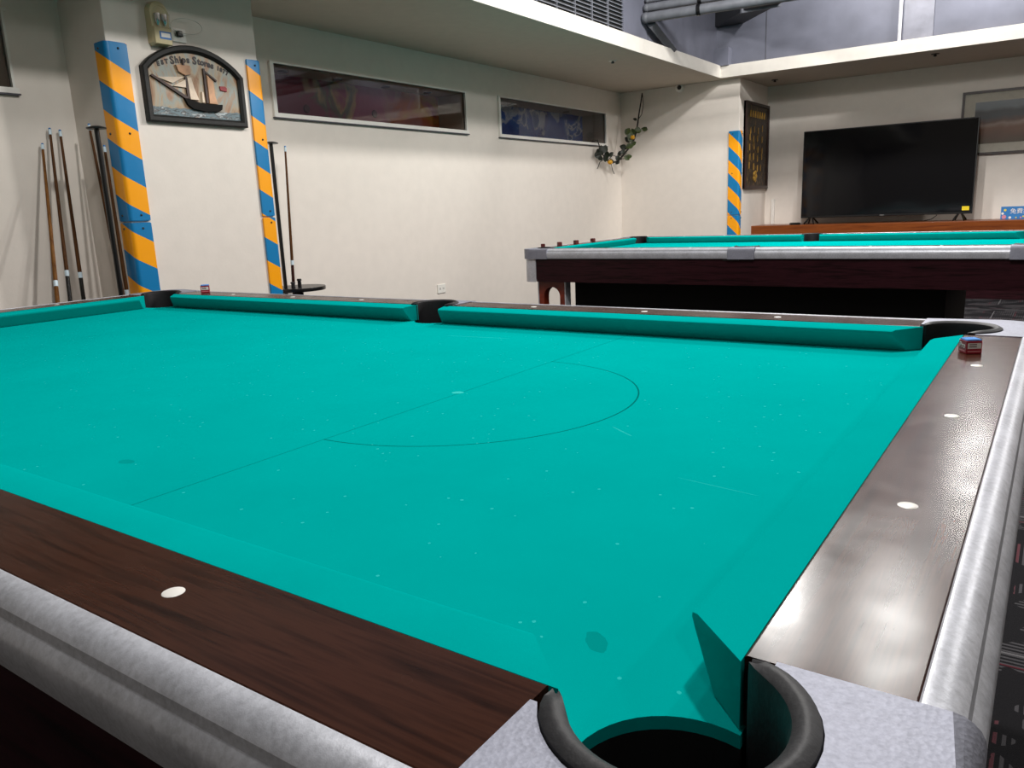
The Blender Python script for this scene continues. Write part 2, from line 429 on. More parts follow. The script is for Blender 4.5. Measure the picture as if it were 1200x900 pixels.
struct(obj('wall_back', nbox(XC-.02, YT, 0, XR, YT+.15, H), 'wall'), 'white wall behind television', 'wall')
struct(obj('wall_right', nbox(XR, YF, 0, XR+.15, YT, ZU), 'far_wall'), 'grey wall right of the tables', 'wall')
struct(obj('wall_front', nbox(XB, YF-.15, 0, XR, YF, ZU), 'far_wall'), 'grey wall behind the viewer', 'wall')
struct(obj('ceiling_soffit', prism([(XB-.5, YF), (SX, YF), (SX, SY), (XR, SY), (XR, YT+.15), (XB-.5, YT+.15)], H, HF), 'ceiling'), 'low white soffit running along two walls', 'ceiling')
struct(obj('trim_1', nbox(SX, YF, H-.002, SX+.012, SY+.0, HF+.004), 'fascia'), 'white soffit fascia over left wall', 'trim')
struct(obj('trim_2', nbox(SX, SY-.012, H-.002, XR, SY, HF+.004), 'fascia'), 'white soffit fascia over television wall', 'trim')
UX, UY = SX-.06, SY+.06
struct(obj('wall_upper_left', nbox(UX-.1, YF, HF, UX, UY, ZU), 'greywall'), 'blue grey upper wall above left soffit', 'wall')
struct(obj('wall_upper_back', nbox(UX, UY, HF, XR, UY+.1, ZU), 'greywall'), 'blue grey upper wall above television soffit', 'wall')
struct(obj('ceiling', nbox(UX-.1, YF, ZU, XR+.15, UY+.1, ZU+.1), 'dark_ceiling'), 'dark ceiling of the raised well', 'ceiling')
a = ony(833, 60, UY)
struct(obj('wall_ledge', nbox(UX-.0, UY-.10, HF, UX+.16, UY+.02, a.z), 'greywall'), 'small blue grey ledge in upper wall corner', 'ledge')

# display windows
def window(n, W, label):
    y0, y1, z0, z1 = W; X = XB
    t = thing('window_%d' % n, label, 'window', (X, (y0+y1)/2, z0)); t['kind'] = 'structure'
    hy = (y1-y0)/2; hz = z1-z0; D = .30
    fr = bmesh.new(); fw = .028
    box(fr, -.015, -hy-fw, -fw, .018, hy+fw, 0); box(fr, -.015, -hy-fw, hz, .018, hy+fw, hz+.012)
    box(fr, -.015, -hy-fw, 0, .018, -hy, hz); box(fr, -.015, hy, 0, .018, hy+.012, hz)
    obj('window_frame', fr, 'white_paint', t)
    obj('window_sill', nbox(0, -hy-fw-.004, -fw-.008, .024, hy+fw+.002, -fw-.0), 'seam', t)
    obj('window_pane', nbox(-.012, -hy, 0, -.008, hy, hz), 'pane_glass', t)
    bx = bmesh.new()
    box(bx, -D-.02, -hy, 0, -D, hy, hz); box(bx, -D, -hy-.0, -.01, -.016, hy, 0.002); box(bx, -D, -hy, hz-.002, -.016, hy, hz+.01)
    box(bx, -D, -hy-.01, 0, -.016, -hy+.002, hz); box(bx, -D, hy-.002, 0, -.016, hy+.01, hz)
    obj('niche_lining', bx, 'ceiling', t)
    for k in range(4 if n != 2 else 2):
        yy = -hy + (k+.45)*(2*hy)/(4 if n != 2 else 2)
        obj('downlight', lathe([(.035, hz-.012), (.035, hz-.002)], 14, (-.17, yy, 0)), 'bolt_dark', t)
    return t
window(1, W1, 'white framed display window with crimson and pink art behind glass')
window(2, W2, 'white framed display window with blue art behind glass beside vine')
window(3, W3, 'white framed grey display window cut off at left picture edge')
def art(W, mat, label, spots=()):
    y0, y1, z0, z1 = W
    o = obj('display_artwork', nbox(-.012, 0, 0, .0, y1-y0-.02, z1-z0-.005), mat); o.location = (XB-.285, y0+.01, z0+.003); tag(o, label, 'artwork')
art(W1, 'art_red', 'crimson pink and gold marbled panel inside long wall display')
art(W2, 'art_blue', 'blue and white swirled panel inside wall display near vine')
y0, y1, z0, z1 = W1
for i, q in enumerate(((446, 132), (366.5, 126))):
    b = onx(q[0]-4, q[1]+1, XB-.25); 
    tag(obj('art_disc', lathe([(.026, 0), (.03, .006), (.026, .012)], 18), 'chalk_red_dark'), ['dark red disc on pink middle of crimson display', 'dark red disc on crimson left end of display'][i], 'disc', 'discs in crimson display')
    o = C.objects[-1]; o.rotation_euler = (0, PI/2, 0); o.location = (XB-.284, b.y, b.z)

# ------------------------------------------------------------------ pool table (origin: floor under its centre)
ZB, ZR = .79, .8345
LX, LY = 1.27, .635
def arc(cx, cy, r, a0, a1, n): return [(cx+r*math.cos(a0+(a1-a0)*i/n), cy+r*math.sin(a0+(a1-a0)*i/n)) for i in range(n+1)]
PO, PR = .035, .060                     # pocket centre offset past the nose corner, throat radius
def make_table(label):
    T = thing('pool_table', label, 'pool table')
    # bed: cloth outline with the six pocket throats cut out
    ox, oy = LX+.05, LY+.05
    def cut(sx, sy):                    # throat arc as it runs round the bed corner (in the +,+ quadrant, then mirrored)
        cx, cy = LX+PO, LY+PO
        a1 = math.acos((ox-cx)/PR); p0 = (ox, cy-math.sqrt(PR**2-(ox-cx)**2)); p1 = (cx-math.sqrt(PR**2-(oy-cy)**2), oy)
        t0 = math.atan2(p0[1]-cy, p0[0]-cx); t1 = math.atan2(p1[1]-cy, p1[0]-cx)
        if t0 > 0: t0 -= 2*PI
        if t1 > 0: t1 -= 2*PI
        pts = arc(cx, cy, PR, t0, t1, 14)
        pts = [(x*sx, y*sy) for x, y in pts]
        return pts if sx*sy > 0 else pts[::-1]
    SPC, SPR = LY+.062, .060            # side pocket centre
    hh = math.sqrt(max(0, SPR**2-(SPC-oy)**2)); s0 = math.atan2(oy-SPC, hh)
    side_top = arc(0, SPC, SPR, s0, -PI-s0, 12)
    out = cut(1, 1) + side_top + cut(-1, 1) + cut(-1, -1) + [(-x, -y) for x, y in side_top] + cut(1, -1)
    obj('bed', prism(out, ZB-.009, ZB), 'cloth', T); obj('slate', prism([(x*.9995, y*.9995) for x, y in out], ZB-.045, ZB-.0092), 'dark_void', T)
    # cushions and rails: (axis, sign, start, end) along the nose
    prof = [(.048, .0445), (.006, .0420), (.0005, .0395), (.0, .0365), (.003, .031), (.024, .001), (.048, .001)]
    CT, ST = .075, .0635
    def rail(ax, sg, t0, t1, e0, e1):
        # e: how the end is mitred, 'c' corner pocket (45 degrees) or 's' side pocket
        def P(d, z, t): return ((t, sg*(LY+d), z) if ax == 'x' else (sg*(LX+d), t, z))
        secs = []
        k = {'c': 1.0, 's': .28}
        secs.append([P(d, ZB+z, t0 - d*k[e0]) for d, z in prof]); secs.append([P(d, ZB+z, t1 + d*k[e1]) for d, z in prof])
        cu = obj('cushion', sweep(secs), 'cushion_cloth', T, smooth=50)
        end = {'c': .042, 's': -.012}
        a = t0 - end[e0]; b = t1 + end[e1]
        pr = [(.0485, ZB-.01), (.0485, ZR), (.0500, ZR+.0010), (.1360, ZR+.0010), (.1370, ZR), (.1370, ZB-.01)]
        wo = obj('rail', sweep([[P(d, z, a) for d, z in pr], [P(d, z, b) for d, z in pr]]), 'rail_wood_'+ax, T)
        tp = [(.1372, ZR+.0008), (.1385, ZR+.0022), (.1400, ZR+.0024), (.1480, ZR+.0004), (.1545, ZR-.0032), (.1585, ZR-.0085), (.1600, ZR-.0150), (.1625, ZR-.0175), (.1665, ZR-.023), (.1680, ZR-.029), (.1670, ZR-.038), (.1620, ZR-.056), (.1575, ZR-.060), (.1372, ZR-.060)]
        tr = obj('rail_trim', sweep([[P(d, z, a) for d, z in tp], [P(d, z, b) for d, z in tp]]), 'aluminium', T, smooth=24)
        n0 = {'x': 8, 'y': 4}[ax]; L = (LX if ax == 'x' else LY); step = 2*L/n0
        for i in range(1, n0):
            tt = -L + i*step
            if a+.03 < tt < b-.03:
                cxy = P(.091, 0, tt)
                obj('sight', lathe([(.008, -.002), (.008, .0002), (.0072, .0006)], 18, (cxy[0], cxy[1], ZR+.001)), 'sight', wo, smooth=40)
    for sg in (1, -1):
        rail('x', sg, -LX+CT, -ST, 'c', 's'); rail('x', sg, ST, LX-CT, 's', 'c'); rail('y', sg, -LY+CT, LY-CT, 'c', 'c')
    # corner castings with pocket liners
    R0, R1 = .054, .071
    for sx in (1, -1):
        for sy in (1, -1):
            cx, cy = LX+PO, LY+PO
            e = .0330                   # rail end measured inwards from the nose corner
            O = .1685; rc = .075
            pA = (LX+.0665, LY-e); pB = (LX+O, LY-e)
            def ang(p): return math.atan2(p[1]-cy, p[0]-cx)
            q0 = (cx+.0315, cy-math.sqrt(R1**2-.0315**2)); q1 = (cx-math.sqrt(R1**2-.0315**2), cy+.0315)
            outl = [(LX+.0665, LY-e), (LX+O, LY-e)] + arc(LX+O-rc, LY+O-rc, rc, 0, PI/2, 12) + [(LX-e, LY+O), (LX-e, LY+.0665)]
            inner = arc(cx, cy, R1, ang(q1), ang(q0), 22)     # sweeps round the outside of the pocket
            outl += inner
            pts = [(x*sx, y*sy) for x, y in outl]
            if sx*sy < 0: pts = pts[::-1]
            cb = prism(pts, ZR-.060, ZR+.0025)
            # soften the outer top edge into a bullnose
            es = [ed for ed in cb.edges if all(v.co.z > ZR for v in ed.verts) and all(max(abs(v.co.x)-LX, abs(v.co.y)-LY) > O-.04 and math.hypot(abs(v.co.x)-cx, abs(v.co.y)-cy) > R1+.01 for v in ed.verts)]
            bmesh.ops.bevel(cb, geom=es, offset=.016, segments=5, affect='EDGES', profile=.5)
            obj('corner_casting', cb, 'casting', T, smooth=35)
            # liner: dark rubber horseshoe
            a0, a1 = PI/4-math.radians(117), PI/4+math.radians(117); n = 40; secs = []
            for i in range(n+1):
                a = a0+(a1-a0)*i/n; tq = min(1, min(i, n-i)/4+.03); endf = math.sqrt(1-(1-tq)**2); mid = (R0+R1)/2
                prf = [(R0+.003, ZB-.10), (R0, ZR-.004), (R0+.002, ZR+.004), (R0+.007, ZR+.0075*endf), (R1-.006, ZR+.0075*endf), (R1-.001, ZR+.0045), (R1, ZR-.002), (R1-.003, ZB-.10)]
                prf = [(mid+(r-mid)*max(endf, .15), z) for r, z in prf]
                secs.append([((cx+r*math.cos(a))*sx, (cy+r*math.sin(a))*sy, z) for r, z in prf])
            obj('pocket_liner', sweep(secs), 'rubber', T, smooth=40)
            obj('pocket_cup', lathe([(PR+.004, ZB-.055), (PR+.004, ZB-.16), (.01, ZB-.17), (.01, ZB-.155), (PR-.002, ZB-.15), (PR-.002, ZB-.055)], 24, (cx*sx, cy*sy, 0)), 'dark_void', T)
            # bright corner strip down the apron
            cp = arc(LX+.150-.05, LY+.150-.05, .056, -.0, PI/2, 8); cpi = arc(LX+.150-.05, LY+.150-.05, .046, PI/2, 0, 8)
            strip = [(LX+.156, LY+.06)] + cp + [(LX+.06, LY+.156), (LX+.06, LY+.149)] + cpi + [(LX+.149, LY+.06)]
            strip = [(x*sx, y*sy) for x, y in strip]
            obj('corner_strip', prism(strip if sx*sy > 0 else strip[::-1], .628, ZR-.060), 'aluminium', T, smooth=35)
    # side castings
    for sy in (1, -1):
        hw = .0735; pts = [(hw, LY+.066), (hw, LY+.1685), (-hw, LY+.1685), (-hw, LY+.066)]
        ins = arc(0, SPC, .070, PI+.06, -.06, 18)
        pts = pts + [(-.0705, LY+.066)] + ins + [(.0705, LY+.066)]
        pts = [(x*(1 if sy > 0 else -1), y*sy) for x, y in pts]
        cb = prism(pts, ZR-.060, ZR+.0025)
        es = [ed for ed in cb.edges if all(v.co.z > ZR and abs(v.co.y) > LY+.16 for v in ed.verts)]
        bmesh.ops.bevel(cb, geom=es, offset=.016, segments=5, affect='EDGES', profile=.5)
        obj('side_casting', cb, 'casting', T, smooth=35)
        n = 22; secs = []
        for i in range(n+1):
            a = -.35+(PI+.70)*i/n; endf = min(1, min(i, n-i)/1.5+.35)
            prf = [(.055, ZB-.10), (.053, ZR-.004), (.055, ZR+.004), (.060, ZR+.0075*endf), (.064, ZR+.0075*endf), (.069, ZR+.0045), (.070, ZR-.002), (.067, ZB-.10)]
            secs.append([(r*math.cos(a), (SPC+r*math.sin(a))*sy, z) for r, z in prf])
        obj('pocket_liner', sweep(secs), 'rubber', T, smooth=40)
        obj('pocket_cup', lathe([(PR+.002, ZB-.055), (PR+.002, ZB-.16), (.01, ZB-.17), (.01, ZB-.155), (PR-.002, ZB-.15), (PR-.002, ZB-.055)], 24, (0, SPC*sy, 0)), 'dark_void', T)
    # aprons, underside, pedestal, legs
    for sg in (1, -1):
        obj('apron', nbox(-LX-.058, sg*(LY+.150)-.02*(sg > 0), .63, LX+.058, sg*(LY+.150)+.02*(sg < 0), ZR-.058), 'apron_wood_x', T)
        obj('apron', nbox(sg*(LX+.150)-.02*(sg > 0), -LY-.058, .63, sg*(LX+.150)+.02*(sg < 0), LY+.058, ZR-.058), 'apron_wood_y', T)
    obj('underside', nbox(-LX-.12, -LY-.12, .655, LX+.12, LY+.12, .672), 'dark_void', T)
    obj('pedestal', nbox(-LX+.08, -LY+.10, .0, LX-.30, LY-.10, .655), 'dark_void', T)
    for sx in (-1,):
        for sy in (1, -1):
            ctr = LX-.01; hw = .10; aw = .060; zt = .59
            pts = [(ctr-hw, 0), (ctr-aw, 0), (ctr-aw, zt-.06)] + arc(ctr, zt-.06, .060, PI, 0, 10)[1:] + [(ctr+aw, 0), (ctr+hw, 0), (ctr+hw, .656), (ctr-hw, .656)]
            y = LY+.02
            lb = xz_plate([(p[0]*sx, p[1]) for p in pts], y*sy, (y+.06)*sy)
            leg = obj('leg', lb, 'redwood', T)
            for s2 in (-1, 1):
                obj('leg_edging', nbox(ctr*sx+s2*(hw+.0005)-.004, min(y*sy, (y+.06)*sy)-.002, 0, ctr*sx+s2*(hw+.0005)+.004, max(y*sy, (y+.06)*sy)+.002, .655), 'aluminium', leg)
    return T
T1 = make_table('teal pool table with drawn D filling the foreground')
T1.location = (-LX, LY, 0)
T2 = copy_tree(T1); T2['label'] = 'teal pool table standing beyond, in front of the television shelf'
T2C = (-1.24, 4.67); T2DZ = -.008
T2.location = (T2C[0], T2C[1], 0)
for t in (T1, T2): t['group'] = 'pool tables'
p = ony(857, 303.5, T2C[1]-LY-.155)
obj('name_plate', nbox(p.x-T2C[0]-.05, -LY-.154, p.z-.010, p.x-T2C[0]+.04, -LY-.148, p.z+.012), 'black_plastic', T2)

# ------------------------------------------------------------------ chalks
def chalk(loc, rz, label, s=.023, red='chalk_red', wear=True):
    t = thing('cue_chalk', label, 'chalk', loc, rz, 'chalk cubes on table rails'); h = s/2
    obj('wrapper', nbox(-h, -h, 0, h, h, s*.84, bev=.0008), red, t)
    obj('chalk_top', nbox(-h*.94, -h*.94, s*.82, h*.94, h*.94, s*.95, bev=.0015), 'blue_chalk' if wear else red, t)
    if wear:
        w1 = obj('printed_label', nbox(-h*.82, -h-.0003, s*.34, h*.85, -h, s*.70), 'print_white', t)
        for k in range(2): obj('print_line', nbox(-h*.62, -h-.0005, s*(.44+.14*k), h*.3, -h-.0002, s*(.50+.14*k)), 'chalk_red_dark', w1)
        obj('print_strip', nbox(-h*.8, -h-.0003, s*.12, h*.8, -h, s*.20), 'print_pink', t)
        text('printed_word', 'Pro', s*.52, 'print_white', frame_mtx((-h-.0003, .0, s*.52), (0, -1, 0), (0, 0, 1)), t, .0002)
        obj('print_strip', nbox(-h-.0003, -h*.7, s*.14, -h, h*.7, s*.22), 'print_pink', t)
    return t
c = onz(1136.5, 414, ZR); chalk((c.x, c.y, ZR+.0012), math.radians(30), 'red chalk cube with blue top on right rail by far pocket', .0245)
c = onz(241, 343, ZR); chalk((c.x, c.y, ZR+.0012), math.radians(52), 'red chalk cube on far rail near the left corner pocket', .030)
names = ['nearest', 'second nearest', 'third', 'farthest']
for i, q in enumerate(((636.5, 293), (658, 290.5), (680.5, 288), (700, 285.5))):
    c = onz(q[0], q[1], ZR)
    chalk((T2C[0]-LX-.100, c.y+.22, ZR+.0012), .6+i*.3, ['dark red chalk on left rail of rear table, at its front corner', 'dark red chalk on left rail of rear table, second from its front corner', 'dark red chalk on left rail of rear table, third from its front corner', 'dark red chalk on left rail of rear table, farthest from its front corner'][i], .027, 'chalk_red_dark', False)

# ------------------------------------------------------------------ striped corner guards
def guard(loc, dirA, dirB, zs, label, mat, la=.085, lb=.085):
    """L profile: legs run from the corner along dirA and dirB (plan unit vectors); zs = heights of the pieces"""
    t = thing('corner_guard', label, 'corner guard', (loc[0], loc[1], 0), 0, 'striped corner guards')
    A, B = Vector((*dirA, 0)), Vector((*dirB, 0)); th = .014
    for (z0, z1) in zs:
        g = .001
        def P(a, b): return (A*a + B*b)
        # outer face is on the -A-B side
        pts = [P(la, -th), P(la, -g), P(-g, -g), P(-g, lb), P(-th, lb)]
        rr = .022; cx = rr-th
        pts += [P(cx-rr*math.cos(k*PI/12), cx-rr*math.sin(k*PI/12)) for k in range(0, 7)]
        pts = [(p.x, p.y) for p in pts]
        bmx = prism(pts, z0, z1)
        top = [e for e in bmx.edges if abs(e.verts[0].co.z-e.verts[1].co.z) < 1e-6]
        bmesh.ops.bevel(bmx, geom=top, offset=.003, segments=2, affect='EDGES')
        o = obj('guard_piece', bmx, mat, t, smooth=40)
        for zz in (z0+.03, (z0+z1)/2, z1-.03):
            for D, E in ((A, B), (B, A)):
                c = D*(.6*la) - E*(th+.0005) + Vector((0, 0, zz))
                obj('bolt', ball(.006, c, 8), 'bolt_dark', o)
    return t
PER = .28
zA, zB = onx(116, 57, CX).z, onx(147, 85, CX).z
k = (zA-zB)/.185; mk_stripes('stripes_a', k, k, .5*PER-zA+.085*k, PER)
zA, zB = onx(292, 76, CX).z, onx(308, 88, CX).z
k = (zA-zB)/.085; mk_stripes('stripes_b', k, k, .5*PER-zA+.085*k, PER)
zA = ony(860, 157, YC).z; mk_stripes('stripes_c', .95, .95, .5*PER-zA+.11*.95, PER)
zj = onx(162, 260, CX).z
guard((CX, CY0), (-1, 0), (0, 1), ((.02, zj-.004), (zj+.004, 1.985)), 'blue and yellow striped corner guard left of ship plaque', 'stripes_a', .085, .10)
guard((CX, CY1), (-1, 0), (0, -1), ((.02, zj-.004), (zj+.004, 2.00)), 'blue and yellow striped corner guard right of ship plaque', 'stripes_b', .05, .085)
z3 = ony(865, 153, YC).z; zj3 = ony(862, 252, YC).z
guard((XC, YC), (-1, 0), (0, 1), ((.02, zj3-.003), (zj3+.003, z3)), 'blue and yellow striped corner guard beside the television shelf', 'stripes_c', .11, .07)

# ------------------------------------------------------------------ ship plaque
def plaque():
    a, b = onx(171, 141, CX), onx(287.5, 151.5, CX); tl = onx(163, 72, CX); tr = onx(283, 97, CX); tp = onx(218, 57, CX)
    y0, y1 = a.y, b.y; W = y1-y0; zb = (a.z+b.z)/2; hs = ((tl.z+tr.z)/2 - zb); ht = tp.z - zb + .012
    t = thing('ship_plaque', 'arched black framed ship plaque painted with sailing ship and lettering', 'plaque', (CX+.001, y0, zb))
    def outline(m):
        pts = [(m, m), (W-m, m), (W-m, hs-m*.4)]
        n = 16
        for i in range(1, n):
            s = 1-i/n; x = m+(W-2*m)*s; k = 1-(2*s-1)**2
            pts.append((x, hs-m*.4+(ht-m-hs+m*.4)*k**.85))
        return pts + [(m, hs-m*.4)]
    po, pi = outline(0), outline(.036)
    bm = bmesh.new(); n = len(po); rings = []
    for pts, x in ((po, 0), (po, .028), (outline(.006), .034), (outline(.024), .034), (pi, .022), (pi, 0)):
        rings.append([bm.verts.new((x, p[0], p[1])) for p in pts])
    for r1, r2 in zip(rings, rings[1:]+rings[:1]):
        for i in range(n): bm.faces.new((r1[i], r1[(i+1) % n], r2[(i+1) % n], r2[i]))
    obj('frame', bm, 'frame_black', t, smooth=30)
    obj('painted_board', yz_plate(outline(.03), .002, .014), 'ship_paint', t)
    def rel(name, pts, mat, x1, x0=.012): # pts in fractions of the board: u right, v up
        return obj(name, yz_plate([(u*W, v*ht) for u, v in pts], x0, x1, bev=.0015), mat, t)
    rel('hull', [(.36, .33), (.39, .24), (.44, .195), (.56, .175), (.70, .185), (.735, .22), (.745, .285), (.66, .275), (.52, .28), (.42, .31)], 'hull', .030)
    rel('bowsprit', [(.07, .565), (.09, .585), (.42, .335), (.38, .315)], 'spar', .026)
    rel('jib', [(.13, .555), (.40, .60), (.27, .50)], 'sail_white', .023)
    rel('jib', [(.27, .465), (.40, .565), (.395, .46)], 'sail_white', .024)
    rel('foremast', [(.40, .32), (.425, .32), (.405, .82), (.39, .82)], 'spar', .024)
    rel('topsail', [(.32, .735), (.455, .745), (.455, .635), (.40, .615), (.34, .655)], 'sail', .027)
    rel('foresail', [(.415, .59), (.455, .60), (.47, .46), (.51, .315), (.425, .315)], 'sail_white', .027)
    rel('mainmast', [(.585, .285), (.61, .285), (.605, .735), (.585, .735)], 'spar', .024)
    rel('gaff', [(.60, .68), (.605, .71), (.72, .60), (.71, .58)], 'spar', .024)
    rel('mainsail', [(.615, .66), (.675, .575), (.675, .40), (.70, .285), (.615, .285)], 'sail', .027)
    rel('figure', [(.545, .29), (.57, .29), (.565, .43), (.55, .43)], 'sail_white', .024)
    rel('flag', [(.745, .53), (.80, .535), (.82, .515), (.815, .465), (.75, .475)], 'flag_red', .021)
    # lettering along the arch
    word = 'EST  Ships Stores  1877'
    us = [.165, .205, .245, 0, 0, .30, .345, .38, .415, .455, 0, .52, .56, .595, .63, .66, .695, 0, 0, .755, .785, .815, .845]
    for ch, u in zip(word, us):
        if ch == ' ': continue
        k = 1-(2*u-1)**2; z = (.575 + .245*k**.85)*ht
        sl = math.atan2(.27*ht*(-4*(2*u-1))*.45, W); big = u > .28 and u < .72
        mt = frame_mtx((.0145, u*W, z), (0, math.cos(sl), math.sin(sl)), (0, -math.sin(sl), math.cos(sl)))
        text('letter', ch, .054 if big and ch == 'S' else (.046 if big else .030), 'ink', mt, t, .0012, .0022)
plaque()

# ------------------------------------------------------------------ emergency light, sockets, security camera
def emergency():
    b0, b1 = onx(169, 54, CX), onx(198, 50, CX); tp = onx(183, 3, CX)
    y0, y1 = b0.y, b1.y-.01; W = .125; cy = onx(184, 40, CX).y-.004; zb = onx(184, 50, CX).z-.02; Ht = .255
    t = thing('emergency_light', 'beige emergency light with clear dome above ship plaque', 'emergency light', (CX, cy, zb))
    def rr(w, z0, z1, r, top):
        pts = [(-w/2+r, z0), (w/2-r, z0), (w/2, z0+r)] + arc(0, z1-w/2*.8, w/2, 0, PI, 12) + [(-w/2, z0+r)]
        return pts
    obj('housing', yz_plate(rr(W, 0, Ht, .015, 1), 0, .055, bev=.008), 'beige_plastic', t, smooth=35)
    obj('lower_cover', yz_plate([(-W/2+.004, .004), (W/2-.004, .004), (W/2-.002, .105), (-W/2+.002, .105)], .05, .075, bev=.008), 'beige_plastic', t, smooth=35)
    dm = obj('dome', yz_plate([(-.05, .108), (.05, .108)] + arc(0, Ht-.068, .05, 0, PI, 12), .05, .085, bev=.012), 'clear_plastic', t, smooth=40)
    for s in (-1, 1): obj('reflector', lathe([(.004, 0), (.018, .03), (.02, .07), (.006, .075)], 14, (.064, s*.024, .118)), 'reflector', dm, smooth=40)
    t.scale = (.85, .82, .80)
    st = obj('sticker', nbox(.0752, -.028, .035, .0765, .052, .082), 'sticker_blue', t)
    obj('sticker_print', nbox(.0766, -.018, .047, .0772, .044, .073, bev=.0002), 'print_white', st)
emergency()
def socket(name, loc, label, w=.075, h=.075, X=None):
    t = thing(name, label, 'socket', loc)
    obj('plate', nbox(0, -w/2, 0, .010, w/2, h, bev=.003), 'white_plastic', t)
    for s in (-1, 1):
        for q in (-1, 1): obj('slot', nbox(.0098, s*w*.2+q*.006-.0015, h*.40, .0108, s*w*.2+q*.006+.0015, h*.62), 'bolt_dark', t)
    return t
q = onx(517, 342, XB); socket('wall_socket', (XB, q.y, q.z-.01), 'white double socket low on wall between the pool tables', .105, .075)
q = onx(209.5, 50, CX); t = socket('wall_socket', (CX, q.y, q.z), 'white socket with plugged cable beside emergency light', .085, .07)
obj('plug', nbox(.010, -.02, .025, .03, .012, .055, bev=.005), 'bolt_dark', t)
pc = [Vector((.028, 0, .04))]
for k in range(0, 21):
    a = math.radians(-150+k*17); pc.append(Vector((.02+.03*math.sin(k/20*PI), .035+.085*math.cos(a)*1.0, .068+.038*math.sin(a)+.012)))
obj('cable', tube(pc, .0022, 6), 'white_plastic', t, smooth=60)
q = ony(797, 103, YC); t = thing('security_camera', 'small white dome security camera high on short wall', 'camera', (q.x, YC, q.z))
bm = lathe([(.045, 0), (.05, .008), (.048, .02), (.038, .034), (.024, .042), (.012, .045)], 18); bmesh.ops.rotate(bm, verts=bm.verts, cent=(0, 0, 0), matrix=Matrix.Rotation(PI/2, 3, 'X'))
obj('dome', bm, 'white_plastic', t, smooth=50); obj('lens', ball(.026, (.006, -.035, 0), 12), 'black_plastic', t, smooth=60)
# sprinkler heads on the soffit
for q, lb in (((718, 71), 'small sprinkler head under soffit above blue display window'), ((908, 93.5), 'small sprinkler head under soffit above carved plaque'), ((1096, 63), 'small sprinkler head under soffit above television')):
    p = onz(q[0], q[1], H); t = thing('sprinkler_head', lb, 'sprinkler', (p.x, p.y, H), 0, 'sprinkler heads under the soffit')
    obj('plate', lathe([(.035, -.006), (.036, 0)], 16), 'white_plastic' if q[0] < 900 else 'bolt_dark', t); obj('nozzle', lathe([(.012, -.025), (.016, -.018), (.009, -.006)], 10), 'bolt_dark', t)

# ------------------------------------------------------------------ cues and stands
def cue(tip, lower, label, butt, tipr=.0062, joint=.74, wood='cue_wood', collar='ferrule', group='cues standing by the left wall'):
    tip, lower = Vector(tip), Vector(lower); d = (tip-lower).normalized(); L = (tip.z-.02)/d.z; base = tip - d*L
    t = thing('billiard_cue', label, 'cue', base, 0, group)
    rot = d.to_track_quat('Z', 'Y').to_matrix()
    def part(name, prof, mat):
        b = lathe(prof, 10); bmesh.ops.rotate(b, verts=b.verts, cent=(0, 0, 0), matrix=rot); return obj(name, b, mat, t, smooth=50)
    J = L-joint; R = lambda z: .0145-(.0145-tipr)*z/L
    part('butt', [(R(0)-.002, 0), (R(0), .01), (R(J), J-.03)], butt)
    part('collar', [(R(J)+.0006, J-.03), (R(J)+.0006, J)], collar)
    part('shaft', [(R(J), J), (R(L), L-.035)], wood)
    part('ferrule', [(tipr+.0016, L-.035), (tipr+.0014, L-.008)], 'ferrule')
    part('tip', [(tipr+.001, L-.008), (tipr-.001, L)], 'sticker_blue')
    return t
def two(px_tip, px_low, Xt, L=.74):
    a = onx(px_tip[0], px_tip[1], Xt); best = None
    for k in range(4, 60):
        b = onx(px_low[0], px_low[1], Xt+k*.01); e = abs((a-b).length-L)
        if best is None or e < best[0]: best = (e, b)
    return a, best[1]
LW = XB+.03
cue(*two((49.5, 168), (64, 318), LW, .69), 'light brown cue with tan butt, leftmost against left wall', 'cue_wood')
cue(*two((58, 150), (78, 317), LW, .74), 'brown cue with black butt, second from left against left wall', 'cue_black', wood='cue_wood_dark')
cue(*two((70, 152), (93.5, 319), LW, .74), 'brown cue with black butt, third from left against left wall', 'cue_black', wood='cue_wood_dark')
cue(ony(104, 145, 1.915), ony(137, 312, 1.86), 'dark brown cue with maroon butt leaning across black stand by pillar', 'cue_maroon', wood='cue_wood_dark')
cue(ony(122, 170, 1.915), ony(144, 312, 1.90), 'brown cue standing just left of the striped guard', 'cue_black', wood='cue_wood_dark')
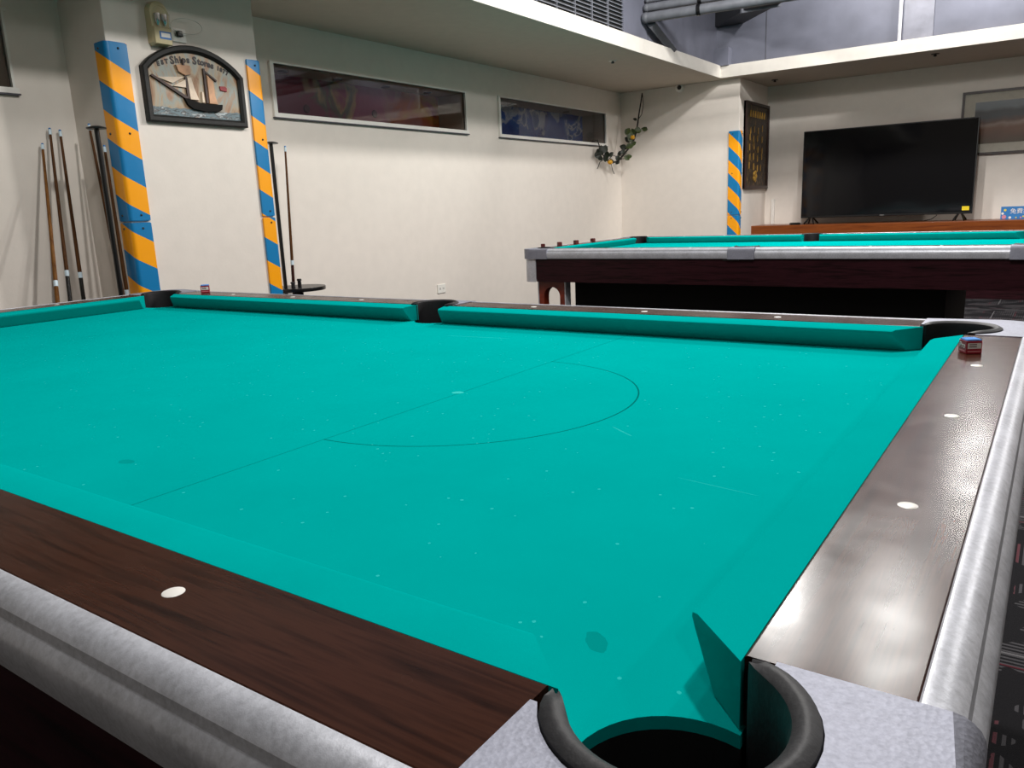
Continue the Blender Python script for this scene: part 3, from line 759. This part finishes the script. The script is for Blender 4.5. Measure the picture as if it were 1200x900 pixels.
def stand(base, top, tray_c, tray_z, label, stubs, holes):
    t = thing('cue_stand', label, 'cue stand', (base[0], base[1], 0), 0, 'black cue stands')
    d = Vector((top[0]-base[0], top[1]-base[1], top[2]))
    obj('pole', tube([(0, 0, .0), d], .012, 10), 'black_metal', t, smooth=60)
    obj('top_plate', lathe([(.045, d.z), (.046, d.z+.006), (.02, d.z+.014)], 18, (d.x, d.y, 0)), 'black_metal', t)
    cu = bpy.data.curves.new('tray', 'CURVE'); cu.dimensions = '2D'; cu.fill_mode = 'BOTH'; cu.extrude = .009; cu.bevel_depth = .003
    def ring(cx, cy, r, n):
        sp = cu.splines.new('POLY'); sp.points.add(n-1); sp.use_cyclic_u = True
        for k in range(n): sp.points[k].co = (cx+r*math.cos(2*PI*k/n), cy+r*math.sin(2*PI*k/n), 0, 1)
    ring(0, 0, .175, 40)
    for hx, hy in holes: ring(hx, hy, .022, 12)
    to = bpy.data.objects.new('tray', cu); C.objects.link(to); bpy.context.view_layer.update()
    me = bpy.data.meshes.new_from_object(to.evaluated_get(bpy.context.evaluated_depsgraph_get())); bpy.data.objects.remove(to)
    me.materials.clear(); me.materials.append(M['black_metal'])
    to = bpy.data.objects.new('tray', me); C.objects.link(to); to.parent = t
    off = Vector((tray_c[0]-base[0], tray_c[1]-base[1], tray_z)); to.location = off
    for sx_, sy_, hh in stubs: obj('peg', lathe([(.013, .008), (.012, .05*hh), (.016, .055*hh), (.014, .065*hh)], 12), 'rubber', t, smooth=40, loc=off+Vector((sx_, sy_, 0)))
    obj('tray_support', lathe([(.03, .02), (.03, tray_z-.03), (.06, tray_z-.012)], 14), 'black_metal', t, smooth=40, loc=(off.x, off.y, 0))
    obj('base', lathe([(.17, 0), (.17, .012), (.04, .022)], 28), 'black_metal', t, smooth=40, loc=(off.x, off.y, 0))
    return t
XS = XB+.20
tt = onx(324, 169, XS); tb = onx(331, 300, XS); dc = onx(350, 338, XS); ck = onx(344, 336, XS); s2 = onx(349, 336, XS); s1 = onx(338, 338, XS)
stand((XS, tb.y, 0), (XS, tb.y, tt.z), (XS, dc.y), dc.z, 'black cue stand with round tray right of striped guard', [(0.02, s2.y-dc.y, 1), (.05, s1.y-dc.y, .8)], [(0.0, ck.y-dc.y)])
ct = onx(334, 171, XS)
cue(ct, (XS, ck.y, dc.z), 'single brown cue standing in round tray of black stand', 'cue_maroon', wood='cue_wood_dark', joint=.73, group='cues in stands')
tt = ony(113, 151, 1.79)
t = thing('cue_stand', 'black cue stand beside the pillar, left of striped guard', 'cue stand', (tt.x, tt.y, 0), 0, 'black cue stands')
obj('pole', tube([(0, 0, 0), (0, 0, tt.z)], .012, 10), 'black_metal', t, smooth=60)
obj('top_plate', lathe([(.045, tt.z), (.046, tt.z+.006), (.02, tt.z+.014)], 18), 'black_metal', t)
obj('base', lathe([(.10, 0), (.10, .012), (.03, .022)], 28), 'black_metal', t, smooth=40)

# ------------------------------------------------------------------ lemon vine in the corner
def vine():
    L = onx(694, 168, XB+.03); Rr = ony(752.5, 109, YC-.05); Rr.z = min(Rr.z, H-.002)
    nrm = (Rr-L).cross(Vector((0, 0, 1))).normalized()
    if nrm.dot(CAM-L) < 0: nrm = -nrm
    def on(px, py, off=0):
        d = ray(px, py); return CAM + d*(((L-CAM).dot(nrm)+off)/d.dot(nrm))
    t = thing('lemon_vine', 'artificial lemon vine with dark leaves hanging across the wall corner', 'vine', Rr)
    def loc(p): return p-Rr
    main = [(694, 166), (700, 164), (704, 176), (709, 186), (716, 191), (724, 189), (732, 180), (738, 172), (743, 163), (746, 153), (747.5, 143), (749, 132), (751, 120), (752.5, 109)]
    obj('stem', tube([loc(on(*q)) for q in main], [.006, .006, .007, .009, .010, .011, .011, .010, .010, .009, .009, .008, .007, .006], 7), 'twig', t, smooth=60)
    for br in ([(752.5, 109), (754, 122), (752, 134), (748, 140)], [(709, 186), (703, 190), (700, 198)], [(716, 191), (718, 200), (720, 204)], [(724, 189), (729, 186), (734, 186)], [(746, 155), (753, 150), (758, 149)], [(709, 186), (705, 180), (698, 182)], [(712, 188), (718, 182), (724, 184)], [(732, 180), (728, 183), (724, 181)]):
        obj('twig', tube([loc(on(q[0], q[1], .02)) for q in br], .004, 6), 'twig', t, smooth=60)
    def leaf(px, py, size, ang, dark, off):
        bm = bmesh.new(); n = 7; L_, Rt, Md = [], [], []
        for i in range(n):
            s = i/(n-1); wd = math.sin(PI*min(1, s*1.02))**.8*.36*size; z = -.25*size*s*s
            Md.append(bm.verts.new((s*size, 0, z))); L_.append(bm.verts.new((s*size, wd, z+.10*size*math.sin(PI*s)))); Rt.append(bm.verts.new((s*size, -wd, z+.10*size*math.sin(PI*s))))
        for i in range(n-1):
            bm.faces.new((Md[i], Md[i+1], L_[i+1], L_[i])); bm.faces.new((Md[i], Rt[i], Rt[i+1], Md[i+1]))
        bmesh.ops.remove_doubles(bm, verts=bm.verts, dist=1e-4)
        bmesh.ops.solidify(bm, geom=bm.faces[:], thickness=.0012)
        o = obj('leaf', bm, 'leaf_dark' if dark else 'leaf', t, smooth=60); o.location = loc(on(px, py, off))
        # lay the blade roughly facing the room
        o.rotation_euler = (Matrix.Rotation(YAW, 3, 'Z') @ Matrix.Rotation(math.radians(-ang), 3, 'Y') @ Matrix.Rotation(PI/2+random.uniform(-.5, .5), 3, 'X')).to_euler()
    for q in ((743, 152, .085, 0, 0, .03), (733, 158, .09, 60, 0, .03), (736, 163, .11, 70, 0, .03), (733, 173, .10, 20, 0, .04), (738, 167, .10, 80, 0, .03), (731, 183, .08, -30, 0, .03), (733, 185, .08, 20, 0, .03), (707, 180, .10, 70, 1, .03),
              (712, 186, .09, 100, 1, .02), (704, 184, .10, 110, 1, .02), (709, 190, .09, 80, 1, .03), (740, 166, .09, 150, 1, .02), (735, 174, .09, 160, 1, .02), (746.5, 141, .05, 150, 1, .01), (722, 188, .07, 60, 1, .03), (746, 156, .07, 40, 0, .04), (726, 188, .06, -140, 1, .02), (752, 150, .075, -20, 0, .03), (700, 186, .08, 95, 1, .01), (716, 193, .07, 90, 1, .02), (702, 178, .08, 60, 1, .02), (706, 188, .08, 130, 1, .03), (713, 183, .07, 30, 1, .03), (728, 181, .07, 60, 1, .03), (744, 158, .08, 120, 0, .03), (739, 171, .08, 40, 0, .03), (720, 190, .07, 170, 1, .03), (730, 178, .07, 200, 1, .02)):
        leaf(*q)
    for q in ((715, 190), (741, 161)): obj('lemon', ball(.030, loc(on(*q, .045)), 12, (1, 1, .85)), 'lemon', t, smooth=60)
vine()

# ------------------------------------------------------------------ television wall
YS = YT-.50                             # front of the wooden shelf
sa = ony(877, 265, YS); sz = sa.z; sb = ony(877, 275.5, YS).z
t = thing('wooden_shelf', 'long reddish wood counter shelf under the television', 'shelf', (sa.x, YS, 0))
obj('shelf_top', nbox(0, 0, sb, 4.6-sa.x-.3, .499, sz, bev=.006), 'shelf_wood', t)
obj('back_panel', nbox(.05, .10, 0, 4.2-sa.x, .499, sb), 'apron_wood_x', t)
YV = YT-.34
v0, v1, v2, v3 = ony(942, 154, YV), ony(1147.5, 137, YV), ony(1140.5, 250, YV), ony(938.5, 256, YV)
W = (v1.x+v2.x-v0.x-v3.x)/2; zt = (v0.z+v1.z)/2; zb = (v2.z+v3.z)/2; cxv = (v0.x+v1.x+v2.x+v3.x)/4
t = thing('television', 'large black flat screen television standing on wooden shelf', 'television', (cxv, YV, sz+.0005))
zb -= sz; zt -= sz
obj('casing', nbox(-W/2, 0, zb, W/2, .045, zt, bev=.004), 'black_plastic', t)
scr = obj('screen', nbox(-W/2+.010, -.003, zb+.022, W/2-.010, .002, zt-.010), 'screen', t)
obj('logo', nbox(-.022, -.0012, zb+.006, .022, .001, zb+.016), 'reflector', t)
obj('energy_sticker', nbox(W/2-.095, -.0045, zb+.035, W/2-.03, -.0028, zb+.075), 'yellow_sticker', scr)
obj('rear_bulge', nbox(-W*.32, .04, zb+.1, W*.32, .08, zb+.6, bev=.01), 'black_plastic', t)
for s in (-1, 1):
    fx = s*(W/2-.11)
    obj('foot', tube([(fx-.05, -.08, .008), (fx-.012, .02, zb+.01)], .009, 6, tube([(fx+.05, .12, .008), (fx+.012, .03, zb+.01)], .009, 6, tube([(fx-.05, .12, .008), (fx-.012, .03, zb+.01)], .009, 6, tube([(fx+.05, -.08, .008), (fx+.012, .02, zb+.01)], .009, 6)))), 'black_plastic', t)
obj('power_cable', tube([(.5, .05, zb+.02), (.52, .06, zb-.01), (.47, .07, .02), (.40, .10, .006)], .004, 6), 'black_plastic', t)
q = ony(932, 264, YS+.12)
o = tag(obj('media_box', lathe([(.055, 0), (.06, .004), (.06, .018), (.05, .024)], 20), 'black_plastic', smooth=40), 'small flat black puck on shelf left of television', 'media box'); o.location = (q.x, YS+.10, sz+.0005)
# blue card
q = ony(1172, 258, YT-.2); q2 = ony(1172, 243, YT-.2)
t = thing('notice_card', 'small blue notice card with white characters on shelf', 'card', (q.x, YT-.2, sz+.0005)); hc = q2.z-sz+.005
obj('panel', nbox(0, 0, 0, .46, .012, hc), 'card_blue', t)
text('lettering', '免費提供', .056, 'print_white', frame_mtx((.19, -.001, hc*.60), (1, 0, 0), (0, 0, 1)), t, .0004)
for k, (u, v, r, m) in enumerate(((.03, .72, .012, 'card_yellow'), (.02, .18, .02, 'card_pink'), (.075, .12, .012, 'print_white'), (.17, .12, .008, 'card_pink'), (.13, .12, .007, 'card_yellow'), (.01, .45, .012, 'print_white'), (.215, .14, .012, 'print_white'), (.19, .2, .008, 'card_yellow'), (.30, .15, .012, 'card_pink'))):
    b = lathe([(r, -.001), (r, .001)], 12); bmesh.ops.rotate(b, verts=b.verts, cent=(0, 0, 0), matrix=Matrix.Rotation(PI/2, 3, 'X')); obj('printed_dot', b, m, t, loc=(u+r*.5, -.001, v*hc))
# framed landscape
q0 = ony(1129, 109, YT); q1 = ony(1147, 182, YT); Wp, Hp = 1.12, q0.z-q1.z
t = thing('framed_picture', 'dark framed landscape print partly behind television', 'picture', (q0.x, YT, q1.z))
fb = bmesh.new(); fw = .024
box(fb, 0, -.03, 0, Wp, -.001, fw); box(fb, 0, -.03, Hp-fw, Wp, -.001, Hp); box(fb, 0, -.03, fw, fw, -.001, Hp-fw); box(fb, Wp-fw, -.03, fw, Wp, -.001, Hp-fw)
obj('frame', fb, 'dark_frame', t); obj('mat', nbox(fw, -.016, fw, Wp-fw, -.002, Hp-fw), 'mat_board', t)
mw = .11
mfr = bmesh.new(); mi = mw+.02
obj('print', nbox(0, -.002, 0, Wp-2*mw-fw, .0, Hp-2*mw-.0), 'landscape_print', t, loc=(fw/2+mw, -.017, mw))
obj('pane', nbox(fw, -.024, fw, Wp-fw, -.022, Hp-fw), 'clear_plastic', t)
# carved plaque on the side of the corner wall
a = onx(873, 118, XC+.002); b = onx(900, 221, XC+.002)
ya, yb = onx(872, 118, XC).y, onx(901, 124, XC).y; z1_ = onx(873, 118, XC).z; z0_ = onx(872, 221, XC).z
ya = max(ya, YC+.09)
t = thing('carved_plaque', 'tall brown carved plaque with gold relief left of television', 'plaque', (XC+.001, ya, z0_)); w_, h_ = min(yb, YT-.03)-ya, z1_-z0_
obj('board', nbox(0, 0, 0, .02, w_, h_), 'plaque_relief', t)
fb = bmesh.new(); fw = .03
box(fb, 0, 0, 0, .035, w_, fw); box(fb, 0, 0, h_-fw, .035, w_, h_); box(fb, 0, 0, fw, .035, fw, h_-fw); box(fb, 0, w_-fw, fw, .035, w_, h_-fw)
obj('frame', fb, 'dark_frame', t)
for k in range(7):
    yy = w_*(.2+.1*k); obj('gold_spire', yz_plate([(yy-.018, h_*.83), (yy+.018, h_*.83), (yy+.012, h_*.87), (yy, h_*.905), (yy-.012, h_*.87)], .018, .03), 'gold', t)
for k in range(5):
    a = 2*PI*k/5; obj('gold_petal', ball(.028, (.022, w_*.45+.042*math.cos(a), h_*.145+.042*math.sin(a)), 8, (.4, 1, 1)), 'gold', t, smooth=60)
for r in range(5):
    for k in range(4):
        yy = w_*(.2+.17*k)+random.uniform(-.02, .02); zz = h_*(.27+.105*r)+random.uniform(-.03, .03)
        obj('gold_figure', yz_plate([(yy-.008, zz-.04), (yy+.012, zz-.03), (yy+.006, zz+.035), (yy-.01, zz+.02)], .018, .026), 'gold', t)
# white conduit in the corner and by the television
q = ony(897, 200, YT)
o = tag(obj('conduit', nbox(-.02, -.03, 0, .02, 0, onx(897, 224, XC).z-sz-.1, bev=.004), 'white_paint'), 'white cable conduit in corner below carved plaque', 'conduit'); o.location = (XC+.10, YT-.0005, sz+.0005)

# ------------------------------------------------------------------ raised well: grille, pipes, duct
g0 = onx(626, 0, UX); g1 = onx(728, 40, UX)
zt = max(onx(728, 1, UX).z, g0.z)-.0; gz0, gz1 = HF+.005, onx(728, 1.5, UX).z+.02; gy0, gy1 = onx(627, 6, UX).y, onx(728, 20, UX).y
t = thing('vent_grille', 'black backed louvre vent grille in upper left wall', 'vent', (UX, gy0, gz0)); gw, gh = gy1-gy0, gz1-gz0
obj('backing', nbox(.0, 0, 0, .004, gw, gh), 'dark_void', t)
fb = bmesh.new(); box(fb, 0, -.012, 0, .02, 0, gh); box(fb, 0, gw, 0, .02, gw+.012, gh); box(fb, 0, -.012, gh, .02, gw+.012, gh+.012)
obj('frame', fb, 'greywall', t)
n = int(gh/.030); sb_ = None
for k in range(n):
    if sb_ is None: sl = obj('slat', yz_plate([(0, 0), (gw, 0), (gw, .007), (0, .007)], .004, .018), 'duct_light', t); sb_ = sl.data
    else:
        sl = bpy.data.objects.new('slat', sb_); C.objects.link(sl); sl.parent = t
    sl.location = (0, 0, .008+k*.030)
for k in range(1, 5): obj('divider', nbox(.004, gw*k/5-.004, 0, .021, gw*k/5+.004, gh), 'duct_light', t)
# pipes on a bracket
pe = onx(757, 21, UX+.04)
far = onz(905, -2, pe.z); dirp = (far-pe); dirp.z = 0; dirp.normalize()
side = Vector((-dirp.y, dirp.x, 0))
for k, (lab, dz, sd, r) in enumerate((('lowest thick grey pipe of the run near ceiling duct', 0, 0, .042), ('middle grey pipe of the run near ceiling duct', .085, .03, .034), ('top thin grey pipe of the run near ceiling duct', .15, .05, .022))):
    s = pe + side*sd + Vector((0, 0, dz)); o = tag(obj('grey_pipe', tube([(0, 0, 0), dirp*1.2, dirp*2.6, dirp*4.2], r, 14), 'grey_pipe', smooth=60), lab, 'pipe', 'pipes in the raised well'); o.location = s
    obj('pipe_end', ball(r*1.08, (0, 0, 0), 12), 'grey_pipe', o, smooth=60)
    for q in (.45, 1.6): obj('pipe_clip', tube([dirp*q, dirp*(q+.03)], r*1.15, 14), 'black_metal', o)
q = onx(788, 60, UX+.05)
o = tag(obj('pipe_bracket', tube([pe+Vector((.02, .06, -.04)), Vector((UX+.05, q.y, HF+.002))], .045, 4), 'grey_pipe'), 'slanting grey strut under the pipe run', 'strut')
for k, px in enumerate((772, 790)):
    p = onx(px, 5, UX+.1)
    b = pe+dirp*(.25+.35*k)+Vector((0, 0, .16)); o = tag(obj('hanger_rod', tube([(0, 0, 0), (0, 0, ZU-b.z-.001)], .006, 6), 'grey_pipe'), ['thin hanger rod at bracket end of pipe run', 'thin hanger rod along pipe run, right of the first'][k], 'rod', 'pipe hanger rods'); o.location = b
# duct
d0 = ony(834, 33.5, UY-.001); zd = d0.z; d1 = ony(858, 39, UY-.001)
e0 = onz(893, 0, zd); e1 = onz(940, 0, d1.z)
dv = (e0-d0); dv.z = 0; dv.normalize()
wv = Vector((d1.x-d0.x, 0, 0)); wv = Vector((max(.34, wv.x), 0, 0))
Ld = 3.0
bm = bmesh.new(); P = [Vector((0, 0, 0)), wv, wv+dv*Ld, dv*Ld]; lo = [bm.verts.new(p) for p in P]; hi = [bm.verts.new(p+Vector((0, 0, .42))) for p in P]
bm.faces.new(lo[::-1]); bm.faces.new(hi)
for i in range(4): bm.faces.new((lo[i], lo[(i+1) % 4], hi[(i+1) % 4], hi[i]))
o = tag(obj('ventilation_duct', bm, 'duct_dark'), 'dark rectangular ventilation duct reaching the upper back wall', 'duct'); o.location = (d0.x, UY-.002, zd)
for k in range(1, 4):
    bm = bmesh.new(); c = dv*(Ld*k/4)
    P = [c+Vector((-.02, 0, -.02))-dv*.015, c+wv+Vector((.02, 0, -.02))-dv*.015, c+wv+Vector((.02, 0, -.02))+dv*.015, c+Vector((-.02, 0, -.02))+dv*.015]
    lo = [bm.verts.new(p) for p in P]; hi = [bm.verts.new(p+Vector((0, 0, .46))) for p in P]; bm.faces.new(lo[::-1]); bm.faces.new(hi)
    for i in range(4): bm.faces.new((lo[i], lo[(i+1) % 4], hi[(i+1) % 4], hi[i]))
    obj('flange', bm, 'duct_light', o)
# pipe, patch panel and seams on the upper back wall
q = ony(1055, 30, UY); o = tag(obj('wall_pipe', tube([(0, 0, 0), (0, 0, ZU-HF-.02)], .016, 10), 'pipe_white', smooth=60), 'thin pale vertical pipe on upper grey wall', 'pipe'); o.location = (q.x, UY-.018, HF+.001)
q1_ = ony(1059, 30, UY); q2_ = ony(1094, 30, UY)
o = tag(obj('wall_patch', nbox(0, -.012, 0, q2_.x-q1_.x, 0, ZU-HF-.01, bev=.003), 'greypanel'), 'rough plastered grey strip on upper wall beside pale pipe', 'wall panel'); o.location = (q1_.x, UY-.0005, HF+.001)
for px, nm in ((898, 1), (1013, 2)):
    if nm == 2: continue
    q = ony(px, 40, UY); o = obj('trim_3', nbox(-.004, -.003, 0, .004, 0, 1.3), 'seam'); o.location = (q.x, UY, HF); struct(o, 'vertical panel seam in upper grey wall', 'trim')
q = onx(759, 30, UX); o = obj('trim_4', nbox(0, -.004, 0, .003, .004, 1.3), 'seam'); o.location = (UX, q.y, HF); struct(o, 'vertical panel seam in upper left wall', 'trim')
